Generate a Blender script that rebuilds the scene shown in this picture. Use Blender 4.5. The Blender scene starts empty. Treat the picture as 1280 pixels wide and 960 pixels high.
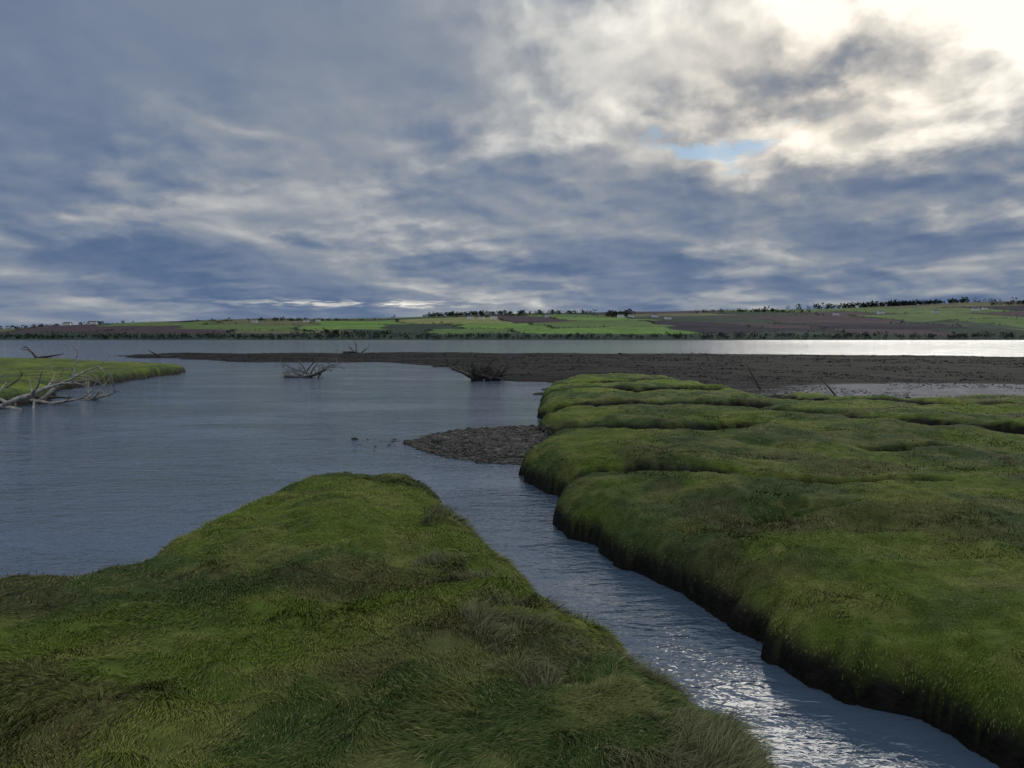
import bpy, math, numpy as np
from mathutils import Vector
R = np.random.RandomState(7)
sc = bpy.context.scene
sc.view_settings.view_transform='Standard'
sc.view_settings.look='None'
sc.view_settings.exposure=0
D2R=math.pi/180

# ------------------------------------------------------------ numpy noise
_P = np.random.RandomState(3).randint(0,1<<30,size=(4096,))
def _h(ix,iy,s):
    a=_P[(ix+s*131)&4095]
    return (_P[(a+iy)&4095]&0xffff)/65535.0
def vn(x,y,s=0):
    ix=np.floor(x).astype(np.int64); iy=np.floor(y).astype(np.int64)
    fx=x-ix; fy=y-iy
    fx=fx*fx*fx*(fx*(fx*6-15)+10); fy=fy*fy*fy*(fy*(fy*6-15)+10)
    a=_h(ix,iy,s);b=_h(ix+1,iy,s);c=_h(ix,iy+1,s);d=_h(ix+1,iy+1,s)
    return (a*(1-fx)+b*fx)*(1-fy)+(c*(1-fx)+d*fx)*fy
def fbm(x,y,s=0,o=4):
    t=0;a=.5;n=0
    for i in range(o):
        t=t+a*vn(x*(2.03**i)+17.3*i,y*(2.03**i)-9.1*i,s+i); n+=a; a*=.5
    return t/n
def ss(a,b,x):
    t=np.clip((x-a)/(b-a),0,1); return t*t*(3-2*t)

# ------------------------------------------------------------ mesh helpers
def mesh_np(name,co,loops,starts,totals,mat,col=None,smooth=True):
    me=bpy.data.meshes.new(name)
    me.vertices.add(len(co)); me.vertices.foreach_set('co',np.asarray(co,np.float32).ravel())
    me.loops.add(len(loops)); me.loops.foreach_set('vertex_index',np.asarray(loops,np.int32))
    me.polygons.add(len(starts)); me.polygons.foreach_set('loop_start',np.asarray(starts,np.int32))
    me.polygons.foreach_set('loop_total',np.asarray(totals,np.int32))
    if smooth: me.polygons.foreach_set('use_smooth',np.ones(len(starts),bool))
    if col is not None:
        a=me.color_attributes.new('Col','FLOAT_COLOR','POINT')
        c=np.ones((len(co),4),np.float32); c[:,:3]=col
        a.data.foreach_set('color',c.ravel())
    me.update(calc_edges=True)
    ob=bpy.data.objects.new(name,me); sc.collection.objects.link(ob)
    if mat: me.materials.append(mat)
    return ob

# ------------------------------------------------------------ materials
def new_mat(name):
    m=bpy.data.materials.new(name); m.use_nodes=True
    nt=m.node_tree; return m,nt,nt.nodes['Principled BSDF']
def attr_mat(name,rough,nscale,namt,bump=0,bscale=20,spec=.3,dist=.02,det=3):
    m,nt,p=new_mat(name); N=nt.nodes; L=nt.links
    a=N.new('ShaderNodeAttribute'); a.attribute_name='Col'
    tc=N.new('ShaderNodeTexCoord')
    n=N.new('ShaderNodeTexNoise'); n.inputs['Scale'].default_value=nscale; n.inputs['Detail'].default_value=det
    L.new(tc.outputs['Object'],n.inputs['Vector'])
    mr=N.new('ShaderNodeMapRange'); mr.inputs['From Min'].default_value=.3; mr.inputs['From Max'].default_value=.7
    mr.inputs['To Min'].default_value=1-namt; mr.inputs['To Max'].default_value=1+namt
    L.new(n.outputs['Fac'],mr.inputs['Value'])
    mx=N.new('ShaderNodeVectorMath'); mx.operation='SCALE'
    L.new(a.outputs['Color'],mx.inputs[0]); L.new(mr.outputs['Result'],mx.inputs['Scale'])
    L.new(mx.outputs['Vector'],p.inputs['Base Color'])
    p.inputs['Roughness'].default_value=rough
    p.inputs['Specular IOR Level'].default_value=spec
    if bump:
        n2=N.new('ShaderNodeTexNoise'); n2.inputs['Scale'].default_value=bscale; n2.inputs['Detail'].default_value=4
        L.new(tc.outputs['Object'],n2.inputs['Vector'])
        b=N.new('ShaderNodeBump'); b.inputs['Strength'].default_value=bump; b.inputs['Distance'].default_value=dist
        L.new(n2.outputs['Fac'],b.inputs['Height']); L.new(b.outputs['Normal'],p.inputs['Normal'])
    return m
def simple_mat(name,c1,c2,scale,rough=.8,bump=.4):
    m,nt,p=new_mat(name); N=nt.nodes; L=nt.links
    tc=N.new('ShaderNodeTexCoord'); n=N.new('ShaderNodeTexNoise'); n.inputs['Scale'].default_value=scale; n.inputs['Detail'].default_value=4
    L.new(tc.outputs['Object'],n.inputs['Vector'])
    r=N.new('ShaderNodeValToRGB'); r.color_ramp.elements[0].position=.35; r.color_ramp.elements[1].position=.65
    r.color_ramp.elements[0].color=(*c1,1); r.color_ramp.elements[1].color=(*c2,1)
    L.new(n.outputs['Fac'],r.inputs['Fac']); L.new(r.outputs['Color'],p.inputs['Base Color'])
    p.inputs['Roughness'].default_value=rough
    b=N.new('ShaderNodeBump'); b.inputs['Strength'].default_value=bump; b.inputs['Distance'].default_value=.02
    L.new(n.outputs['Fac'],b.inputs['Height']); L.new(b.outputs['Normal'],p.inputs['Normal'])
    return m

# ------------------------------------------------------------ polygons (world metres, camera stands at origin)
LEFT=[(-14,4.0),(-9,5.2),(-5.6,5.75),(-4.3,6.0),(-3.3,6.5),(-3.55,7.6),(-3.5,8.7),(-3.1,10.5),(-2.4,11.15),(-1.35,11.3),
      (-.95,10.5),(-.65,9.1),(-.1,7.75),(.2,6.6),(.55,5.8),(.85,5.05),(1.05,4.4),(1.2,4.05),(1.4,3.75),(1.5,3.4),(1.6,3.0),
      (1.9,1.5),(2.2,0),(2.6,-4),(-14,-4)]
RIGHT=[(4.5,-4),(4.0,0),(3.55,2),(3.1,3.6),(2.79,4.36),(2.59,4.89),(2.24,5.15),(2.11,5.52),(1.95,6.1),(1.73,6.8),(1.33,8.0),(.95,8.9),
       (.65,9.55),(.58,10.3),(.68,11.0),(1.1,11.5),(.8,12.0),(.48,12.7),(.3,14.0),(.35,15.3),(.7,16.2),(1.0,17.2),(1.5,18.2),(1.0,18.8),(.75,20.0),(.9,21.6),(1.5,22.9),(1.0,24),(.9,26),(1.1,28.5),(1.9,29.6),(1.3,30.6),
       (1.2,32.5),(1.9,34.6),(1.9,37),(3.2,42),(6.5,43.5),(8.5,41),(8.6,35),(9.5,31),(11,28),(13.5,26),(16,27),(22,26),(40,22),(70,18),(70,-4)]
FARL=[(-70,20),(-30,22),(-19,26),(-18.5,29),(-20.5,34),(-22.5,40),(-23.2,46),(-24,54),(-26.3,60),(-31,64),(-40,72),(-52,80),(-90,90)]
MUD=[(-58,112),(-46,100),(-34.3,89),(-29,84),(-23.4,81),(-14.7,83),(-9,78),(-5.9,71),(-3.5,58),(-.8,49.5),(1.2,45),(2.5,38),(4,30),(8,22),(70,12),
     (160,10),(160,84),(66.7,101),(40,116),(7.9,127),(-19,131),(-40,129),(-60,127)]
BAR=[(-2.6,18.4),(-2.2,19.8),(-1.5,20.9),(-.4,21.6),(1.6,21.8),(1.7,16),(.3,15.2),(-.65,15.6),(-1.6,16.5),(-2.3,17.5)]
def sdf(x,y,poly):
    d2=np.full(x.shape,1e18); inside=np.zeros(x.shape,bool); n=len(poly)
    for i in range(n):
        ax,ay=poly[i]; bx,by=poly[(i+1)%n]
        ex,ey=bx-ax,by-ay; wx=x-ax; wy=y-ay
        t=np.clip((wx*ex+wy*ey)/(ex*ex+ey*ey),0,1)
        d2=np.minimum(d2,(wx-ex*t)**2+(wy-ey*t)**2)
        c=((ay>y)!=(by>y))
        with np.errstate(divide='ignore',invalid='ignore'):
            xi=(bx-ax)*(y-ay)/((by-ay) if by!=ay else 1e-9)+ax
        inside^=(c&(x<xi))
    d=np.sqrt(d2); return np.where(inside,d,-d)
def pdist(x,y,pl):
    d2=np.full(x.shape,1e18)
    for i in range(len(pl)-1):
        ax,ay=pl[i]; bx,by=pl[i+1]; ex,ey=bx-ax,by-ay; wx=x-ax; wy=y-ay
        t=np.clip((wx*ex+wy*ey)/(ex*ex+ey*ey),0,1)
        d2=np.minimum(d2,(wx-ex*t)**2+(wy-ey*t)**2)
    return np.sqrt(d2)
CREEKS=[([(.4,11.7),(1.0,11.6),(1.6,11.7),(2.3,11.5),(2.9,11.0),(3.5,10.6),(4.3,10.0),(5.4,10.1)],.55,.56),
        ([(.5,18.4),(1.3,18.3),(2.2,17.6),(3.0,16.4),(3.9,16.5),(5.2,17.2)],.9,.58),
        ([(.8,23.0),(2,23.0),(3.6,22.4),(5.2,23.1),(7,22.9)],1.1,.56),
        ([(1,29.6),(2.5,30.0),(5,29),(7.5,30)],1.3,.56),
        ([(6.4,21.8),(7.5,20.7),(8.6,18.8),(9.7,16.6),(12,14.8),(16,13.5)],.9,.56),
        ([(1.5,34.8),(4.5,34.2),(6.8,35)],1.4,.56),([(9.5,31),(9,26.5),(10.5,24),(13,22.5),(18,21)],1.2,.56),
        ([(2.6,8.2),(3.1,8.5),(3.7,8.3)],.22,.2),([(6.3,13.2),(7.3,13.5),(8.2,12.9)],.4,.35)]
def hedge(s,w):
    t=np.clip(s/w,0,1); return np.sqrt(np.clip(1-(1-t)**2.2,0,1))
def terrain(x,y):
    wa=(fbm(x*.9,y*.9,11,4)-.5)
    wb=(fbm(x*3.1,y*3.1,12,3)-.5)
    big=(fbm(x*.12,y*.12,13,4)-.5)
    sl=sdf(x,y,LEFT)+wa*.35+wb*.2
    sr=sdf(x,y,RIGHT)+wa*.6+wb*.2
    sf=sdf(x,y,FARL)+wa*1.0+big*3
    sm=sdf(x,y,MUD)+big*7+wa*1.2
    sg=sdf(x,y,BAR)+wa*.5+wb*.15
    hum=(fbm(x*1.1,y*1.1,21,4)-.5); hf=(fbm(x*4.2,y*4.2,22,4)-.5); mid=(fbm(x*.45,y*.45,23,2)-.5)
    topL=.84-.016*np.clip(y-3,0,20)+.05*mid
    hl=topL*(.86*hedge(sl,.75)+.14*ss(.3,1.8,sl))+ (hum*.24+hf*.09)*ss(0,.4,sl)
    topR=.66+.16*mid
    hr=topR*(.8*hedge(sr,.6)+.2*ss(.3,2.2,sr))+(hum*.22+hf*.05)*ss(0,.4,sr)
    gmax=np.zeros(x.shape)
    for pl,w,dp in CREEKS:
        q=pdist(x+wa*.6,y+wb*.5+wa*.5,pl)
        g=1-hedge(np.clip(q-w*.3,0,9),w*.8)
        hr=hr-g*dp*ss(-.1,.2,sr); gmax=np.maximum(gmax,g*(dp>.3))
    hf_=.62*hedge(sf,1.4)+hum*.12*ss(0,1,sf)
    hm=.05+.22*ss(0,9,sm)+big*.2*ss(0,5,sm)+(hum*.06+hf*.02)
    hm=np.where(sm>-1,hm*ss(-1,.6,sm)-.3*(1-ss(-1,.6,sm)),-.3)
    hg=(.11*ss(0,1.1,sg)+hf*.02); hg=np.where(sg>0,hg,-.3+.3*ss(-.6,0,sg))
    base=-.4
    hl=np.where(sl>0,hl,np.maximum(base,sl*1.2)); hr=np.where(sr>0,hr,np.maximum(base,sr*1.2)); hf_=np.where(sf>0,hf_,np.maximum(base,sf))
    h=np.maximum.reduce([hl,hr,hf_,hm,hg])
    gm=np.maximum.reduce([(hl>=h-1e-6)*ss(.02,.1,sl)*ss(.08,.2,hl),(hr>=h-1e-6)*ss(.02,.1,sr)*ss(.12,.25,hr)*(1-ss(.07,.22,gmax)),(hf_>=h-1e-6)*ss(.25,.45,hf_)])
    return h,gm,dict(sl=sl,sr=sr,sf=sf,sm=sm,sg=sg,cr=gmax)
def grass_col(x,y):
    a=fbm(x*.55,y*.55,31,4); b=fbm(x*2.2,y*2.2,32,4); c=fbm(x*.9+5,y*.9,33,3)
    green=np.array([.118,.168,.03]); dk=np.array([.064,.1,.032]); straw=np.array([.26,.25,.085]); brown=np.array([.09,.078,.045])
    t=ss(.38,.6,a)[:,None]; u=ss(.46,.68,b)[:,None]; v=ss(.6,.74,c)[:,None]
    col=green*(1-t)+dk*t
    col=col*(1-u*.38)+straw*u*.38
    col=col*(1-v*.5)+brown*v*.5
    return col

# ------------------------------------------------------------ terrain grid (polar, finer close to viewer)
NR,NT=800,1300; r0,R1=.4,200.0; TH=112*D2R
rr=r0*(R1/r0)**(np.arange(NR)/(NR-1)); tt=np.linspace(-TH,TH,NT)
RR,TT=np.meshgrid(rr,tt,indexing='ij'); GX=RR*np.sin(TT); GY=RR*np.cos(TT)
gx=GX.ravel(); gy=GY.ravel()
gh,gm,S=terrain(gx,gy)
GH=gh.reshape(NR,NT); GM=gm.reshape(NR,NT); SL=S['sl'].reshape(NR,NT); SR=S['sr'].reshape(NR,NT)
mud=np.array([.021,.0195,.0185]); dark=np.array([.0085,.008,.0072])
mf=fbm(gx*.25,gy*.5,41,5)[:,None]; mf2=fbm(gx*2,gy*2,42,4)[:,None]
mcol=mud*(.6+1.0*mf2)
weed=np.array([.012,.0125,.010]); peb=np.array([.2,.2,.207])*(.7+.6*mf2)
mcol=mcol*(1-ss(.5,.6,mf))+weed*ss(.5,.6,mf)
pp=(np.exp(-(((gx-21)/12)**2+((gy-33)/6)**2))*1.3+(fbm(gx*.1,gy*.3,44,4)-.5)*1.6)[:,None]
mcol=mcol*(1-.8*ss(.45,.85,pp))+peb*.8*ss(.45,.85,pp)
wet_shade=np.maximum((1-ss(.1,.35,gh)),ss(.07,.3,S['cr']))[:,None]*((S['sl']>-.3)|(S['sr']>-.3))[:,None]  # wet mud, with shade at bank feet and creeks darkened into its colour
mcol=mcol*(1-wet_shade)+dark*wet_shade
bar=((S['sg']>0)&(gm<.1)&(S['sr']<.05))[:,None]
mcol=np.where(bar,np.array([.05,.048,.043])*(.6+.8*mf2),mcol)
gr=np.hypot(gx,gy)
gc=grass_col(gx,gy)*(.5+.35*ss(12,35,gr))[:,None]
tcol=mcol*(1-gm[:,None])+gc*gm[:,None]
idx=np.arange(NR*NT).reshape(NR,NT)
q=np.stack([idx[:-1,:-1],idx[:-1,1:],idx[1:,1:],idx[1:,:-1]],-1).reshape(-1,4)
keep=(gh[q]>-.25).any(1); q=q[keep]
used=np.unique(q); rem=np.full(NR*NT,-1); rem[used]=np.arange(len(used)); q=rem[q]
co=np.stack([gx,gy,gh],1)[used]
q=q[:,::-1]
m_ter=attr_mat('marsh_ground',.9,7,.35,.7,25,.06,.03)
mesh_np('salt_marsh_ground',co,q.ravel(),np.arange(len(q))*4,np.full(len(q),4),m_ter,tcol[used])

def samp(G,x,y):
    r=np.hypot(x,y); t=np.arctan2(x,y)
    fi=np.clip(np.log(r/r0)/math.log(R1/r0)*(NR-1),0,NR-1.001); fj=np.clip((t+TH)/(2*TH)*(NT-1),0,NT-1.001)
    i=fi.astype(int); j=fj.astype(int); a=fi-i; b=fj-j
    return (G[i,j]*(1-b)+G[i,j+1]*b)*(1-a)+(G[i+1,j]*(1-b)+G[i+1,j+1]*b)*a

# ------------------------------------------------------------ grass blades
def blades(name,x,y,length,width,lean,flow,col,mat,zoff=-.004):
    n=len(x); z=samp(GH,x,y)+zoff
    e=.03
    sx=(samp(GH,x+e,y)-samp(GH,x-e,y))/(2*e); sy=(samp(GH,x,y+e)-samp(GH,x,y-e))/(2*e)
    sx=np.clip(sx,-2,2); sy=np.clip(sy,-2,2)
    nrm=np.stack([-sx,-sy,np.ones(n)],1); nrm/=np.linalg.norm(nrm,axis=1)[:,None]
    dn=np.stack([-sx,-sy,-(sx*sx+sy*sy)],1)
    f=np.stack([np.cos(flow),np.sin(flow),np.zeros(n)],1)+dn*2.2
    f-=nrm*(f*nrm).sum(1)[:,None]; f/=np.linalg.norm(f,axis=1)[:,None]+1e-6
    side=np.cross(f,nrm); 
    ra=R.uniform(-.8,.8,n)[:,None]; side=side*np.cos(ra)+f*np.sin(ra)
    b=np.stack([x,y,z],1); L=length[:,None]; W=width[:,None]*.5; le=lean[:,None]
    mid=b+L*.5*(nrm*np.cos(le*.6)+f*np.sin(le*.6))
    tip=mid+L*.5*(nrm*np.cos(le*1.25)+f*np.sin(le*1.25))
    co=np.stack([b-side*W,b+side*W,mid+side*W*.8,mid-side*W*.8,tip],1).reshape(-1,3)
    base=np.arange(n)[:,None]*5
    lo=np.concatenate([base+0,base+1,base+2,base+3, base+3,base+2,base+4],1).ravel()
    st=np.stack([np.arange(n)*7,np.arange(n)*7+4],1).ravel(); to=np.tile([4,3],n)
    c=np.repeat(col[:,None,:],5,1)*np.array([.4,.4,.85,.85,1.2])[None,:,None]  # shade painted into blade colour: dark roots, lighter tips
    return mesh_np(name,co,lo,st,to,mat,c.reshape(-1,3),smooth=False)
mg=bpy.data.materials.new('grass_blades'); mg.use_nodes=True
nt=mg.node_tree; nt.nodes.remove(nt.nodes['Principled BSDF']); out=nt.nodes['Material Output']
at=nt.nodes.new('ShaderNodeAttribute'); at.attribute_name='Col'
df=nt.nodes.new('ShaderNodeBsdfDiffuse')
nt.links.new(at.outputs['Color'],df.inputs['Color']); nt.links.new(df.outputs[0],out.inputs['Surface'])

def sample_pts(N,ra,rb,p,th):
    u=R.uniform(0,1,N); a=ra**(1-p); b=rb**(1-p); r=(a+u*(b-a))**(1/(1-p)); t=R.uniform(-th,th,N)
    return r*np.sin(t),r*np.cos(t),r
x,y,r=sample_pts(1350000,1.6,60,1.35,52*D2R)
cl=fbm(x*5,y*5,51,3)
k=(samp(GM,x,y)>R.uniform(.1,.9,len(x)))&(cl>R.uniform(.15,.5,len(x)))
x,y,r,cl=x[k],y[k],r[k],cl[k]
n=len(x); print('blades',n)
isL=(samp(SL,x,y)>-.2)
tuft=ss(.52,.75,fbm(x*1.7,y*1.7,52,3)); edge=np.exp(-np.clip(np.where(isL,samp(SL,x,y),9),0,9)/.45)
flow=fbm(x*.7,y*.7,53,3)*9+fbm(x*2.5,y*2.5,54,2)*3+R.normal(0,.25,n)
lean=np.clip(1.35-.2*tuft+R.normal(0,.17,n),.3,1.5)
length=(.036+.028*tuft+.015*edge)*R.uniform(.6,1.4,n)*np.where(isL,1.05,.78)
width=.0027*np.maximum(1,(r/3.0))**.85*R.uniform(.7,1.3,n)
col=grass_col(x,y)*R.uniform(.6,1.45,n)[:,None]
s=(R.uniform(0,1,n)<(.12+.2*edge))[:,None]; col=np.where(s,np.array([.27,.25,.115])*R.uniform(.5,1.2,n)[:,None],col)
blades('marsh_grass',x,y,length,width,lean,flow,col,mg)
# rough matted tussocks along channel side of the near bank
x,y,r=sample_pts(330000,2.4,12,1.3,45*D2R)
sl=samp(SL,x,y); tf=fbm(x*2.3,y*2.3,61,3)
k=(sl>.05)&(sl<1.2)&(samp(GM,x,y)>.4)&(tf>.5)&(x>-.9)&(x<2.0)
x,y,r,tf=x[k],y[k],r[k],tf[k]; n=len(x)
col=np.array([.12,.125,.065])*R.uniform(.3,1.8,n)[:,None]
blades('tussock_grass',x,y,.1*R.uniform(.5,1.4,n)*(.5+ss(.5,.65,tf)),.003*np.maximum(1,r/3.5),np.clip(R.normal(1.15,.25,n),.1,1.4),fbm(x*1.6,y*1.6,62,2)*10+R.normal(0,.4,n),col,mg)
# dead stalks patches
x,y,r=sample_pts(60000,2.2,14,1.4,50*D2R)
c3=fbm(x*.9+5,y*.9,33,3); k=(samp(GM,x,y)>.6)&(c3>.64)&(R.uniform(0,1,len(x))<.4)
x,y,r=x[k],y[k],r[k]; n=len(x)
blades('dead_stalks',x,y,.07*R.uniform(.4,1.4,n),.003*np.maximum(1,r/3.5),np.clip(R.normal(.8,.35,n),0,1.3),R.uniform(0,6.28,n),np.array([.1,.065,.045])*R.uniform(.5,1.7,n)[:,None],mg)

# ------------------------------------------------------------ water
mw,nt,p=new_mat('estuary_water_surface'); N=nt.nodes; L=nt.links
p.inputs['Base Color'].default_value=(.045,.07,.108,1); p.inputs['Roughness'].default_value=.06; p.inputs['IOR'].default_value=1.45
tc=N.new('ShaderNodeTexCoord')
def wn(scale,sx,sy,rot,det=3):
    mp=N.new('ShaderNodeMapping'); mp.inputs['Scale'].default_value=(sx,sy,1); mp.inputs['Rotation'].default_value=(0,0,rot)
    n=N.new('ShaderNodeTexNoise'); n.noise_dimensions='2D'; n.inputs['Scale'].default_value=scale; n.inputs['Detail'].default_value=det; n.inputs['Distortion'].default_value=.4
    L.new(tc.outputs['Object'],mp.inputs['Vector']); L.new(mp.outputs['Vector'],n.inputs['Vector']); return n.outputs['Fac']
def mth(op,a,b):
    m=N.new('ShaderNodeMath'); m.operation=op
    for i,v in enumerate((a,b)):
        if isinstance(v,(int,float)): m.inputs[i].default_value=v
        else: L.new(v,m.inputs[i])
    return m.outputs[0]
def mrange(v,a,b,c,d):
    m=N.new('ShaderNodeMapRange'); L.new(v,m.inputs['Value'])
    for k_,x_ in zip(('From Min','From Max','To Min','To Max'),(a,b,c,d)): m.inputs[k_].default_value=x_
    return m.outputs['Result']
patch=wn(.16,1,2,.3,3)
sp=N.new('ShaderNodeSeparateXYZ'); L.new(tc.outputs['Object'],sp.inputs[0])
fetch=mrange(sp.outputs[1],70,250,1,2.6)      # bigger waves out on the open firth
shelter=mth('MAXIMUM',mrange(sp.outputs[1],7,16,.6,1),mrange(sp.outputs[0],-1.5,-4,.6,1))  # calmer inside the creek
hgt=mth('ADD',mth('MULTIPLY',wn(3.6,.7,1.6,.35),1.0),mth('MULTIPLY',wn(11,.8,1.5,-.2,2),.4))
hgt=mth('ADD',hgt,mth('MULTIPLY',wn(1.1,.6,1.4,.5,1),1.0))
hgt=mth('MULTIPLY',mth('MULTIPLY',hgt,mth('MULTIPLY',shelter,mrange(patch,.35,.65,.45,1.4))),fetch)
b=N.new('ShaderNodeBump'); b.inputs['Strength'].default_value=1; b.inputs['Distance'].default_value=.04
L.new(hgt,b.inputs['Height']); L.new(b.outputs['Normal'],p.inputs['Normal'])
W=9000
mesh_np('estuary_water',[(-W,-200,0),(W,-200,0),(W,W,0),(-W,W,0)],[0,1,2,3],[0],[4],mw,smooth=False)

# ------------------------------------------------------------ far hills
def hillz(x,y):
    rid=90+.026*x+30*(fbm(x*.0011,y*.0004,71,3)-.5)
    t=np.clip((y-1500)/1350,0,1)
    z=rid*(t**.85)*1.0+ (fbm(x*.004,y*.004,72,4)-.5)*14*ss(0,.15,t)*(1-.6*t)
    z=np.where(y>2850,z-(y-2850)*.03,z)
    return np.where(y<1500,-2+(y-1450)*.06,z+1)
G1=(.085,.13,.034);G2=(.105,.18,.034);OL=(.10,.10,.046);BR=(.055,.036,.037);DB=(.02,.015,.021);DG=(.03,.045,.025);YG=(.17,.18,.065)
rows=[(1500,1580,[(-9e3,DG)]),
 (1580,1760,[(-9e3,BR),(-1000,BR),(-700,OL),(-420,DG),(-250,G1),(-60,G2),(290,DB),(600,BR),(820,DG),(1000,G1)]),
 (1760,2050,[(-9e3,OL),(-1250,BR),(-850,G1),(-560,G2),(-330,DG),(-150,G2),(60,G1),(345,DB),(520,BR),(640,DB),(930,DG),(1100,G1),(1300,OL)]),
 (2050,2400,[(-9e3,BR),(-1100,G1),(-800,OL),(-500,G2),(-260,YG),(30,BR),(200,G2),(400,DG),(720,BR),(1050,G1),(1400,BR)]),
 (2400,2660,[(-9e3,OL),(-1400,DB),(-900,OL),(-600,BR),(-300,DG),(-40,BR),(170,G1),(430,OL),(800,DG),(1060,BR),(1250,G1),(1600,DB)]),
 (2660,4000,[(-9e3,DG),(-1500,OL),(-600,G1),(200,DG),(500,BR),(900,G1),(1500,OL),(1900,BR)])]
xs=np.concatenate([np.arange(-6000,-2300,60),np.arange(-2300,2300,6),np.arange(2300,6001,60)]); ys=np.arange(1440,3300,9.)
HX,HY=np.meshgrid(xs,ys,indexing='xy'); hx=HX.ravel(); hy=HY.ravel(); hz=hillz(hx,hy)
wx=hx+(fbm(hx*.01,hy*.01,73,2)-.5)*60+(hy-2000)*.25; wy=hy+(fbm(hx*.003,hy*.003,74,2)-.5)*200+hx*.05
hc=np.zeros((len(hx),3)); edgeh=np.full(len(hx),1e9)
for (ya,yb,fs) in rows:
    inr=(wy>=ya)&(wy<yb) if ya>1500 else (wy<yb)
    for i,(xa,c) in enumerate(fs):
        xb=fs[i+1][0] if i+1<len(fs) else 1e9
        m=inr&(wx>=xa)&(wx<xb); hc[m]=c
        dd=np.minimum.reduce([np.abs(wx-xa),np.abs(wx-xb),np.abs(wy-ya)*.8])
        edgeh=np.where(m,dd,edgeh)
hc*=(.75+.5*fbm(hx*.02,hy*.02,75,4))[:,None]
hd=(1-ss(4,10,edgeh))[:,None]; hc=hc*(1-.7*hd)+np.array([.02,.03,.02])*.7*hd
hc=hc*.96+np.array([.005,.008,.014])  # distance haze tinted into the field colours
nx,ny=len(xs),len(ys); idx=np.arange(nx*ny).reshape(ny,nx)
q=np.stack([idx[:-1,:-1],idx[:-1,1:],idx[1:,1:],idx[1:,:-1]],-1).reshape(-1,4)
mesh_np('far_hills',np.stack([hx,hy,hz],1),q.ravel(),np.arange(len(q))*4,np.full(len(q),4),attr_mat('hill_fields',.95,.05,.2,0,1,.05),hc)

# distant trees and hedgerows (one mass)
T=[]
def addtrees(n,fx,fy,h0,h1):
    for _ in range(n):
        X,Y=fx(),fy(); T.append((X,Y,R.uniform(h0,h1)))
U=lambda a,b:(lambda:R.uniform(a,b)); G=lambda a,b:(lambda:R.normal(a,b))
addtrees(1900,U(-3000,3000),U(1503,1560),4,9)
for cx,cy,sx,n,h in [(-130,2750,110,110,14),(-60,2560,90,50,9),(170,2700,60,40,13),(340,2500,25,25,18),(-700,2450,120,60,10),(-1450,2400,150,60,11),
    (1350,2860,130,150,18),(1600,2870,90,60,15),(850,2600,100,60,11),(1750,2650,60,40,13),(-1800,2500,120,50,11),(-330,1640,60,50,9)]:
    addtrees(n,G(cx,sx),G(cy,10),h*.6,h*1.15)
hk=np.where((edgeh<4.5)&(np.abs(hx)<2300)&(hy>1570)&(hy<2640)&(fbm(hx*.006,hy*.006,76,2)>.42))[0]; hk=R.choice(hk,min(8000,len(hk)),replace=False)
T=np.array(T+[(hx[i]+R.uniform(-3,3),hy[i]+R.uniform(-3,3),R.uniform(1.6,3.6)*(2 if R.uniform()<.05 else 1)) for i in hk])
nt_=len(T); K=20
tz=hillz(T[:,0],T[:,1])
d=R.normal(0,1,(nt_,K,3)); d/=np.linalg.norm(d,axis=2)[:,:,None]; d*=R.uniform(.4,1,(nt_,K,1))**.5
cen=np.stack([T[:,0],T[:,1],tz+T[:,2]*.5],1)[:,None,:]+d*(T[:,2][:,None,None]*np.array([.6,.6,.48]))
tri=cen[:,:,None,:]+R.normal(0,1,(nt_,K,3,3))*(T[:,2]*.17)[:,None,None,None]
cc=np.array([.024,.031,.018])*R.uniform(.6,1.5,(nt_,K,1)); cc=np.repeat(cc[:,:,None,:],3,2).reshape(-1,3)+np.array([.004,.006,.011])  # same bluish haze added to the foliage colour
nn=nt_*K
mesh_np('distant_trees',tri.reshape(-1,3),np.arange(nn*3),np.arange(nn)*3,np.full(nn,3),attr_mat('tree_foliage',.9,.1,.2,spec=.1),cc,smooth=False)

# farmhouses
m_wall=simple_mat('white_harling',(.68,.66,.62),(.82,.8,.77),2); m_roof=simple_mat('slate_roof',(.05,.055,.065),(.09,.09,.1),3)
m_glass=simple_mat('window_glass',(.02,.025,.03),(.04,.045,.05),1,.2); m_door=simple_mat('painted_door',(.08,.03,.02),(.1,.04,.03),2)
def part(name,parent,verts,faces,mat):
    me=bpy.data.meshes.new(name); me.from_pydata(verts,[],faces); me.materials.append(mat); me.update()
    o=bpy.data.objects.new(name,me); sc.collection.objects.link(o); o.parent=parent; return o
def box(x0,x1,y0,y1,z0,z1):
    v=[(x0,y0,z0),(x1,y0,z0),(x1,y1,z0),(x0,y1,z0),(x0,y0,z1),(x1,y0,z1),(x1,y1,z1),(x0,y1,z1)]
    f=[(0,3,2,1),(4,5,6,7),(0,1,5,4),(1,2,6,5),(2,3,7,6),(3,0,4,7)]; return v,f
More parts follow.
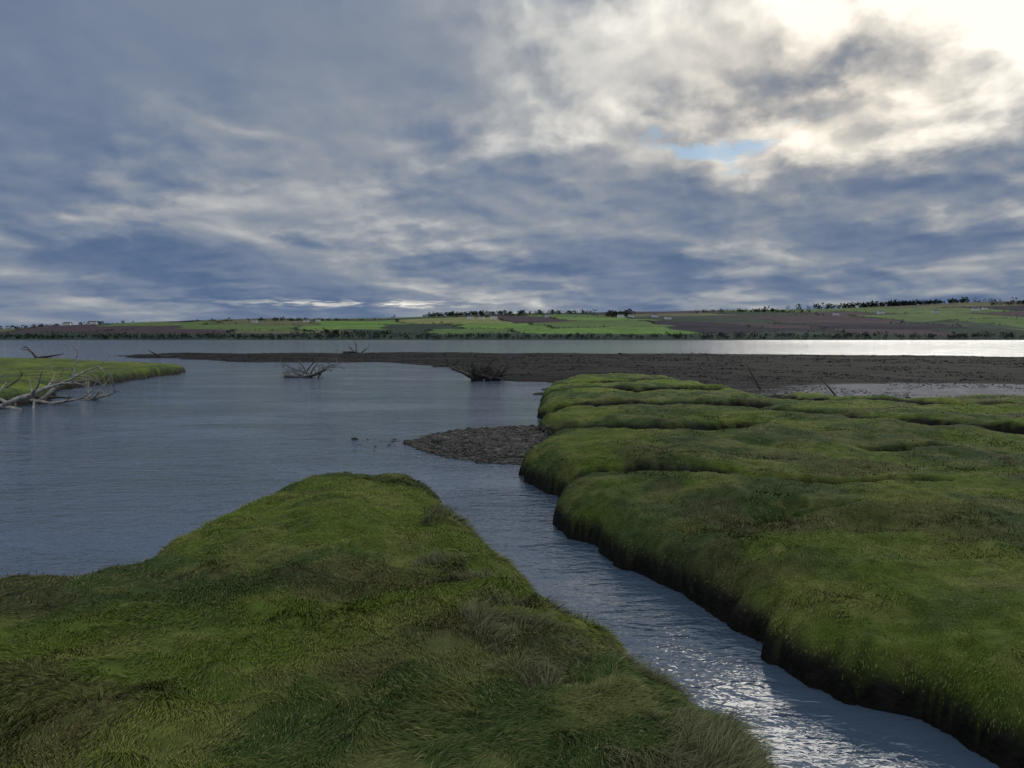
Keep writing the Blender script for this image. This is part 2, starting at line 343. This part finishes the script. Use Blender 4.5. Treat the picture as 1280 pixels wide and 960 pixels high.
def house(X,Y,rot,L_=14,Wd=7,hh=5):
    e=bpy.data.objects.new('farm_house',None); sc.collection.objects.link(e)
    e.location=(X,Y,float(hillz(np.array([X*1.]),np.array([Y*1.]))[0])-.2); e.rotation_euler=(0,0,rot)
    l,w=L_/2,Wd/2; g=hh+2.6
    v=[(-l,-w,0),(l,-w,0),(l,w,0),(-l,w,0),(-l,-w,hh),(l,-w,hh),(l,w,hh),(-l,w,hh),(-l,0,g),(l,0,g)]
    part('walls',e,v,[(0,1,5,4),(1,2,6,9,5),(2,3,7,6),(3,0,4,8,7)],m_wall)
    o=.5
    v=[(-l-o,-w-o,hh-.3),(l+o,-w-o,hh-.3),(l+o,0,g+.2),(-l-o,0,g+.2),(l+o,w+o,hh-.3),(-l-o,w+o,hh-.3),
       (-l-o,-w-o,hh-.1),(l+o,-w-o,hh-.1),(l+o,0,g+.45),(-l-o,0,g+.45),(l+o,w+o,hh-.1),(-l-o,w+o,hh-.1)]
    part('roof',e,v,[(6,7,8,9),(9,8,10,11),(0,3,2,1),(3,5,4,2),(0,1,7,6),(5,11,10,4),(0,6,9,3),(3,9,11,5),(1,2,8,7),(2,4,10,8)],m_roof)
    V=[];F=[]
    for cx in (-l*.65,-l*.25,l*.3,l*.7):
        for cz in (1.6,3.9):
            vv,ff=box(cx-.5,cx+.5,-w-.05,-w+.1,cz-.6,cz+.6); b0=len(V); V+=vv; F+=[tuple(i+b0 for i in f) for f in ff]
    part('windows',e,V,F,m_glass)
    vv,ff=box(-.1,.9,-w-.06,-w+.1,.1,2.2); part('door',e,vv,ff,m_door)
    V=[];F=[]
    for cx in (-l+.6,l-.6):
        vv,ff=box(cx-.5,cx+.5,-.5,.5,g-.5,g+1.3); b0=len(V); V+=vv; F+=[tuple(i+b0 for i in f) for f in ff]
    part('chimneys',e,V,F,m_wall)
for (X,Y,rt,s) in [(-125,2330,.2,1.6),(-92,2345,-.3,1.3),(-55,2320,.1,1.8),(325,2320,.1,1.6),(358,2335,.5,1.4),(420,2280,0,1.5),(432,2150,.2,1.4),(-610,2300,.1,1.4),(-1290,2250,.2,1.5),(-1225,2270,.3,1.6),(960,2300,.1,1.4),(1130,2380,.2,1.7),(1420,2380,-.2,1.6),(1270,2330,.1,1.4),(110,2400,.3,1.3),(-780,2350,.2,1.4),(-580,2320,.5,1.2),(1455,2390,.3,1.4)]:
    house(X,Y,rt,12*s,6*s,4.8*s)

# ------------------------------------------------------------ gravel
ico_v=[];ph=(1+5**.5)/2
for a in (-1,1):
    for b_ in (-ph,ph): ico_v+=[(0,a,b_),(a,b_,0),(b_,0,a)]
ico_v=np.array(ico_v)/math.hypot(1,ph)
import bmesh
bm=bmesh.new(); [bm.verts.new(v) for v in ico_v]; bmesh.ops.convex_hull(bm,input=bm.verts); bm.verts.ensure_lookup_table(); bm.verts.index_update()
ico_v=np.array([v.co[:] for v in bm.verts]); ico_f=np.array([[v.index for v in f.verts] for f in bm.faces]); bm.free()
def stones(name,x,y,size,base,mat):
    n=len(x); z=np.maximum(samp(GH,x,y),-.02)
    V=ico_v[None]*(1+R.uniform(-.25,.25,(n,12,1)))*np.stack([size*R.uniform(.7,1.3,n),size*R.uniform(.7,1.2,n),size*R.uniform(.4,.75,n)],1)[:,None,:]
    a=R.uniform(0,6.28,n)[:,None]; vx=V[:,:,0]*np.cos(a)-V[:,:,1]*np.sin(a); vy=V[:,:,0]*np.sin(a)+V[:,:,1]*np.cos(a)
    V=np.stack([vx+x[:,None],vy+y[:,None],V[:,:,2]+z[:,None]+size[:,None]*.15],2).reshape(-1,3)
    F=(ico_f[None]+np.arange(n)[:,None,None]*12).reshape(-1)
    nf=n*len(ico_f); c=np.repeat(base*R.uniform(.4,1.7,(n,1)),12,0)
    mesh_np(name,V,F,np.arange(nf)*3,np.full(nf,3),mat,c,smooth=False)
ms=attr_mat('stone',.8,30,.3,0,60,.08)
x=R.uniform(-3.2,2,26000); y=R.uniform(14.5,22.5,26000)
sg=sdf(x,y,BAR)+(fbm(x*.9,y*.9,11,4)-.5)*.5; k=(sg>-.05)&(samp(SR,x,y)<.12); x,y=x[k],y[k]
x=np.append(x,R.normal(-3.0,.5,60)); y=np.append(y,R.normal(18.6,.7,60))
sz=R.lognormal(math.log(.028),.45,len(x))
stones('gravel_bar_stones',x,y,sz,np.array([[.06,.058,.052]]),ms)
x,y,r=sample_pts(90000,26,135,1.01,42*D2R)
k=(samp(GH,x,y)>.0)&(samp(GM,x,y)<.1)&(fbm(x*.3,y*.3,81,4)>.45); x,y,r=x[k],y[k],r[k]
light=np.exp(-(((x-21)/12)**2+((y-33)/6)**2))[:,None]
stones('shingle',x,y,R.lognormal(math.log(.028),.5,len(x))*(r/50)**.7,np.array([[.027,.026,.025]])+light*np.array([[.11,.11,.112]]),ms)

# ------------------------------------------------------------ driftwood, branches
def tube(V,F,pts,rad,seg=7):
    pts=[Vector(p_) for p_ in pts]; b0=len(V); n=len(pts)
    for i,p_ in enumerate(pts):
        d=(pts[min(i+1,n-1)]-pts[max(i-1,0)]).normalized()
        a=d.cross(Vector((0,0,1)) if abs(d.z)<.9 else Vector((1,0,0))).normalized(); b_=d.cross(a)
        for s_ in range(seg):
            an=s_/seg*6.2832; V.append(tuple(p_+(a*math.cos(an)+b_*math.sin(an))*rad[i]))
    for i in range(n-1):
        for s_ in range(seg):
            s2=(s_+1)%seg; F.append((b0+i*seg+s_,b0+i*seg+s2,b0+(i+1)*seg+s2,b0+(i+1)*seg+s_))
    F.append(tuple(b0+s_ for s_ in range(seg))[::-1]); F.append(tuple(b0+(n-1)*seg+s_ for s_ in range(seg)))
def limb(V,F,p0,d,L_,r_,depth,wob=.25):
    n=6; pts=[Vector(p0)]; dd=Vector(d).normalized(); kids=[]
    for i in range(n):
        dd=(dd+Vector(R.normal(0,wob,3))*.5).normalized(); pts.append(pts[-1]+dd*L_/n)
        if depth>0 and i>=1 and R.uniform()<.65:
            kd=(dd+Vector(R.normal(0,.8,3))).normalized(); kids.append((pts[-1].copy(),kd,L_*R.uniform(.3,.6),r_*.5*(1-i/n*.5)))
    tube(V,F,pts,[max(r_*(1-.8*i/n),.006) for i in range(n+1)])
    for k_ in kids: limb(V,F,k_[0],k_[1],k_[2],k_[3],depth-1,wob)
def obj(name,V,F,mat,loc=(0,0,0)):
    me=bpy.data.meshes.new(name); me.from_pydata(V,[],F); me.materials.append(mat); me.update()
    me.polygons.foreach_set('use_smooth',np.ones(len(F),bool))
    o=bpy.data.objects.new(name,me); o.location=loc; sc.collection.objects.link(o); return o
m_pale=simple_mat('bleached_wood',(.16,.145,.125),(.36,.34,.3),9); m_dark=simple_mat('wet_wood',(.03,.026,.022),(.08,.07,.06),8); m_grey=simple_mat('weathered_wood',(.07,.065,.058),(.17,.16,.145),8)
def gz(x,y): return float(samp(GH,np.array([float(x)]),np.array([float(y)]))[0])
R=np.random.RandomState(21)
def drift(name,X,Y,mat,limbs,depth=2,z=None,wob=.25):
    V=[];F=[]
    for (px,py,pz,dx,dy,dz,l_,r_) in limbs: limb(V,F,(px,py,pz),(dx,dy,dz),l_,r_,depth,wob)
    return obj(name,V,F,mat,(X,Y,max(gz(X,Y),-.05) if z is None else z))
# left marsh pile
drift('driftwood_branch',-18.2,27.6,m_pale,[(0,0,.1,.8,.4,.35,2.8,.11),(-.9,0,.1,.5,.1,.12,3.0,.12),(.2,.3,.1,-.7,0,.3,2.2,.09)],2,.0)
drift('driftwood_branch',-17.7,29.6,m_pale,[(-.6,0,.0,.7,.2,.6,2.6,.10),(0,0,0,.9,0,.25,1.8,.07),(0,0,0,-.9,0,.2,2.0,.08)],2,.0)
drift('driftwood_branch',-17.2,31.5,m_pale,[(0,0,0,.6,0,.5,1.2,.06),(0,0,0,-.5,0,.6,1.1,.06),(-.4,0,0,.9,0,.15,1.8,.08)],1,.0)
drift('driftwood_branch',-20.0,30,m_dark,[(0,0,0,1,0,.1,2.8,.13),(0,0,0,.4,0,.6,1.4,.07)],2,.0)
# mid water snag
drift('dead_tree_snag',-13.2,50,m_grey,[(-1.5,0,.1,1,0,.05,3.2,.15),(.1,0,.1,-.5,.1,.7,1.1,.08),(.1,0,.1,.2,.1,.8,1.0,.08),(.2,0,.1,.8,0,.4,1.2,.07),(-.3,0,.1,-.8,0,.35,1.3,.07),(.6,.2,0,.5,0,.5,.9,.06),(-.8,.2,0,.1,0,.5,.8,.05),(-.4,-.2,0,1,0,.15,2,.1),(0,.2,0,-.9,0,.2,1.7,.09)],3,.0)
drift('dead_tree_snag',-15.2,57,m_dark,[(0,0,0,.45,0,.7,1.7,.06),(0,0,0,-.8,0,.3,1.2,.06)],1,.0,.15)
# root plate in water
drift('tree_root_mass',-2.2,46.5,m_dark,[(.2,0,0,-.9,0,.35,2.1,.14)]+[(R.uniform(-.2,1.4),R.uniform(-.4,.4),0,R.normal(.3,.6),R.normal(0,.5),.8,R.uniform(.6,1.2),.13) for _ in range(34)],2,-.02)
drift('driftwood_log',-25.5,126,m_dark,[(-2,0,.2,1,0,.05,4.5,.22),(0,0,.2,-.6,0,.4,1.6,.1),(1,0,.2,.8,0,.3,1.6,.1)],2)
drift('driftwood_log',-62,101,m_dark,[(0,0,0,-.8,0,.55,2.6,.2),(0,0,0,1,0,.03,4,.2)],1)
drift('driftwood_log',-47,104,m_dark,[(0,0,0,-.9,0,.25,2.4,.17),(0,0,0,1,0,.02,3,.15)],0)
drift('driftwood_post',11.0,34,m_dark,[(0,0,-.1,-.5,.1,.85,1.5,.06)],0,None,.08)
drift('driftwood_post',12.2,28.6,m_dark,[(0,0,-.1,-.65,.1,.75,1.3,.055),(0,0,.02,.3,0,.1,.5,.06)],0,None,.08)

# ------------------------------------------------------------ sky
AZ,EL=29.,16.5
w=bpy.data.worlds.new('World'); sc.world=w; w.use_nodes=True
nt=w.node_tree; N=nt.nodes; L=nt.links; bg=N['Background']
class E:
    def __init__(s,o): s.o=o
def M(op,*a):
    m=N.new('ShaderNodeMath'); m.operation=op
    for i,v in enumerate(a):
        if isinstance(v,E): L.new(v.o,m.inputs[i])
        else: m.inputs[i].default_value=v
    return E(m.outputs[0])
E.__add__=lambda a,b:M('ADD',a,b); E.__radd__=E.__add__; E.__sub__=lambda a,b:M('SUBTRACT',a,b); E.__rsub__=lambda a,b:M('SUBTRACT',b,a)
E.__mul__=lambda a,b:M('MULTIPLY',a,b); E.__rmul__=E.__mul__
def sm(a,b,x):
    m=N.new('ShaderNodeMapRange'); m.interpolation_type='SMOOTHSTEP'; L.new(x.o,m.inputs['Value']); m.inputs['From Min'].default_value=a; m.inputs['From Max'].default_value=b; return E(m.outputs['Result'])
tc=N.new('ShaderNodeTexCoord'); sp=N.new('ShaderNodeSeparateXYZ'); L.new(tc.outputs['Generated'],sp.inputs[0])
X,Y,Z=E(sp.outputs[0]),E(sp.outputs[1]),E(sp.outputs[2])
az=M('ARCTAN2',X,Y)*57.2958; el=M('ARCSINE',Z)*57.2958
def noise(x,y,scale,det,rough=.55,col=False):
    c=N.new('ShaderNodeCombineXYZ'); 
    for i,v in enumerate((x,y)):
        if isinstance(v,E): L.new(v.o,c.inputs[i])
        else: c.inputs[i].default_value=v
    n=N.new('ShaderNodeTexNoise'); n.noise_dimensions='2D'; n.inputs['Scale'].default_value=scale; n.inputs['Detail'].default_value=det; n.inputs['Roughness'].default_value=rough
    L.new(c.outputs[0],n.inputs['Vector'])
    if col:
        s=N.new('ShaderNodeSeparateColor'); L.new(n.outputs['Color'],s.inputs[0]); return E(s.outputs[0])-.5,E(s.outputs[1])-.5
    return E(n.outputs['Fac'])
elp=M('MAXIMUM',el,0.)
A=az*.09; B=M('LOGARITHM',elp+4.5,2.71828)*2.9
w1,w2=noise(A,B,1.3,5,.55,True)
azw=az+w1*20; elw=el+w2*8
def g(a0,e0,sa,se,rot=0.,A=None,B=None):
    A=A or azw; B=B or elw
    da=A-a0; de=B-e0; c,s_=math.cos(rot*D2R),math.sin(rot*D2R)
    if rot: u=(da*c+de*s_)*(1/sa); v=(de*c-da*s_)*(1/se)
    else: u=da*(1/sa); v=de*(1/se)
    return M('EXPONENT',(u*u+v*v)*-1.)
A2=A+w1*.25; B2=B+w2*.25
cum=noise(A2+2.,B2+3.,.62,6,.48)
cumS=noise(A2+2.06,B2+3.13,.62,4,.48)
puff=noise(A2+w1*.2,B2*1.1,2.0,4,.5); puffS=noise(A2+w1*.2+.04,B2*1.1+.10,2.0,3,.5)
rel=cum-cumS; prel=(puff-puffS)
shape=cum+(puff-.5)*.24                     # cumulus field with lobed outline
cloud=sm(.43,.60,shape)
smooth=1-.92*g(-20,21,24,9,0,az,el)
bri=.29+.80*g(32,20.5,11,7.5)+.30*g(7,20,9,9)+.27*g(12,14,14,3.5)+.2*g(24,13,12,2.3)+.35*g(27,27,18,6)-.34*g(18.5,16.8,4.5,1.8)+.03*g(-20,20,22,9)
bri=bri+.09*g(-14,11,14,2.2)+.07*g(-18,7.8,14,1.5)-.10*g(-28,5.0,22,1.1)-.15*g(-24,3.2,18,1.1)-.08*g(-3,5.5,10,1.)+.10*g(-4,8.5,8,2)+.12*g(-3,3.7,9,.7)+.08*g(22,3.4,14,.8)+.06*g(17,8,15,3)+.08*g(12,1.5,22,.9)
bri=bri+((cloud-.45)*.24+rel*1.7+prel*.42)*smooth*sm(-.25,.6,bri+.1)
n3=noise(az*.35,el*3.,1.,3)
bri=bri+.6*g(-12,2.6,10,.3,0,az,el+(n3-.5)*.8)*sm(.4,.6,n3)+.14*g(-19,14.3,5,.4,-12,az,el+w1*2)
bri=bri+.32*sm(26,50,el)  # unseen overhead cloud brightened to light the ground
cr=N.new('ShaderNodeValToRGB'); L.new(bri.o,cr.inputs['Fac']); e=cr.color_ramp.elements
e[0].position=0; e[0].color=(.08,.135,.25,1); e[1].position=1; e[1].color=(1.08,1.05,.97,1)
for p_,c in [(.15,(.12,.172,.28)),(.3,(.185,.232,.322)),(.45,(.285,.315,.365)),(.6,(.44,.455,.47)),(.8,(.73,.72,.68))]:
    q_=e.new(p_); q_.color=(*c,1)
sky=N.new('ShaderNodeTexSky'); sky.sky_type='NISHITA'; sky.sun_disc=False; sky.sun_elevation=EL*D2R; sky.sun_rotation=AZ*D2R; sky.dust_density=.1; sky.ozone_density=2
skm=N.new('ShaderNodeVectorMath'); skm.operation='SCALE'; L.new(sky.outputs[0],skm.inputs[0]); skm.inputs['Scale'].default_value=.09
gap=.68*g(12,21.5,5.5,2)+.76*g(15,13.8,6,1.1)+.3*g(8,17,5,2)
mask=sm(.40,.78,gap+(shape-.5)*-1.8*sm(.05,.4,gap))*.85
# clouds close to the sun lose their blue cast
nearsun=g(21,16,13,7,0,az,el)
tint=N.new('ShaderNodeCombineXYZ'); L.new((1+nearsun*.10).o,tint.inputs[0]); L.new((1+nearsun*.03).o,tint.inputs[1]); L.new((1-nearsun*.05).o,tint.inputs[2])
tm=N.new('ShaderNodeVectorMath'); tm.operation='MULTIPLY'; L.new(cr.outputs['Color'],tm.inputs[0]); L.new(tint.outputs[0],tm.inputs[1])
mixc=N.new('ShaderNodeMix'); mixc.data_type='RGBA'; L.new(mask.o,mixc.inputs[0]); L.new(tm.outputs[0],mixc.inputs[6]); L.new(skm.outputs[0],mixc.inputs[7])
gain=N.new('ShaderNodeVectorMath'); gain.operation='SCALE'; L.new(mixc.outputs[2],gain.inputs[0]); L.new((1+sm(20,42,el)*1.1).o,gain.inputs['Scale'])  # added gain on the upper sky, brightens grass and water
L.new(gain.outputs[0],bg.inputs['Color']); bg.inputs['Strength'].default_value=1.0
w.cycles.sampling_method='NONE'

sl_=bpy.data.lights.new('sun','SUN'); sl_.energy=.7; sl_.angle=28*D2R; sl_.color=(1,.95,.86)
so=bpy.data.objects.new('sun',sl_); sc.collection.objects.link(so)
dv=Vector((math.sin(AZ*D2R)*math.cos(EL*D2R),math.cos(AZ*D2R)*math.cos(EL*D2R),math.sin(EL*D2R)))
so.rotation_euler=dv.to_track_quat('Z','Y').to_euler()

cam=bpy.data.cameras.new('camera'); co_=bpy.data.objects.new('camera',cam); sc.collection.objects.link(co_)
co_.location=(0,0,2.5); co_.rotation_euler=((90-3.35)*D2R,0,0)
cam.sensor_width=36; cam.lens=36*967/1280; cam.clip_end=20000; cam.clip_start=.05
sc.camera=co_
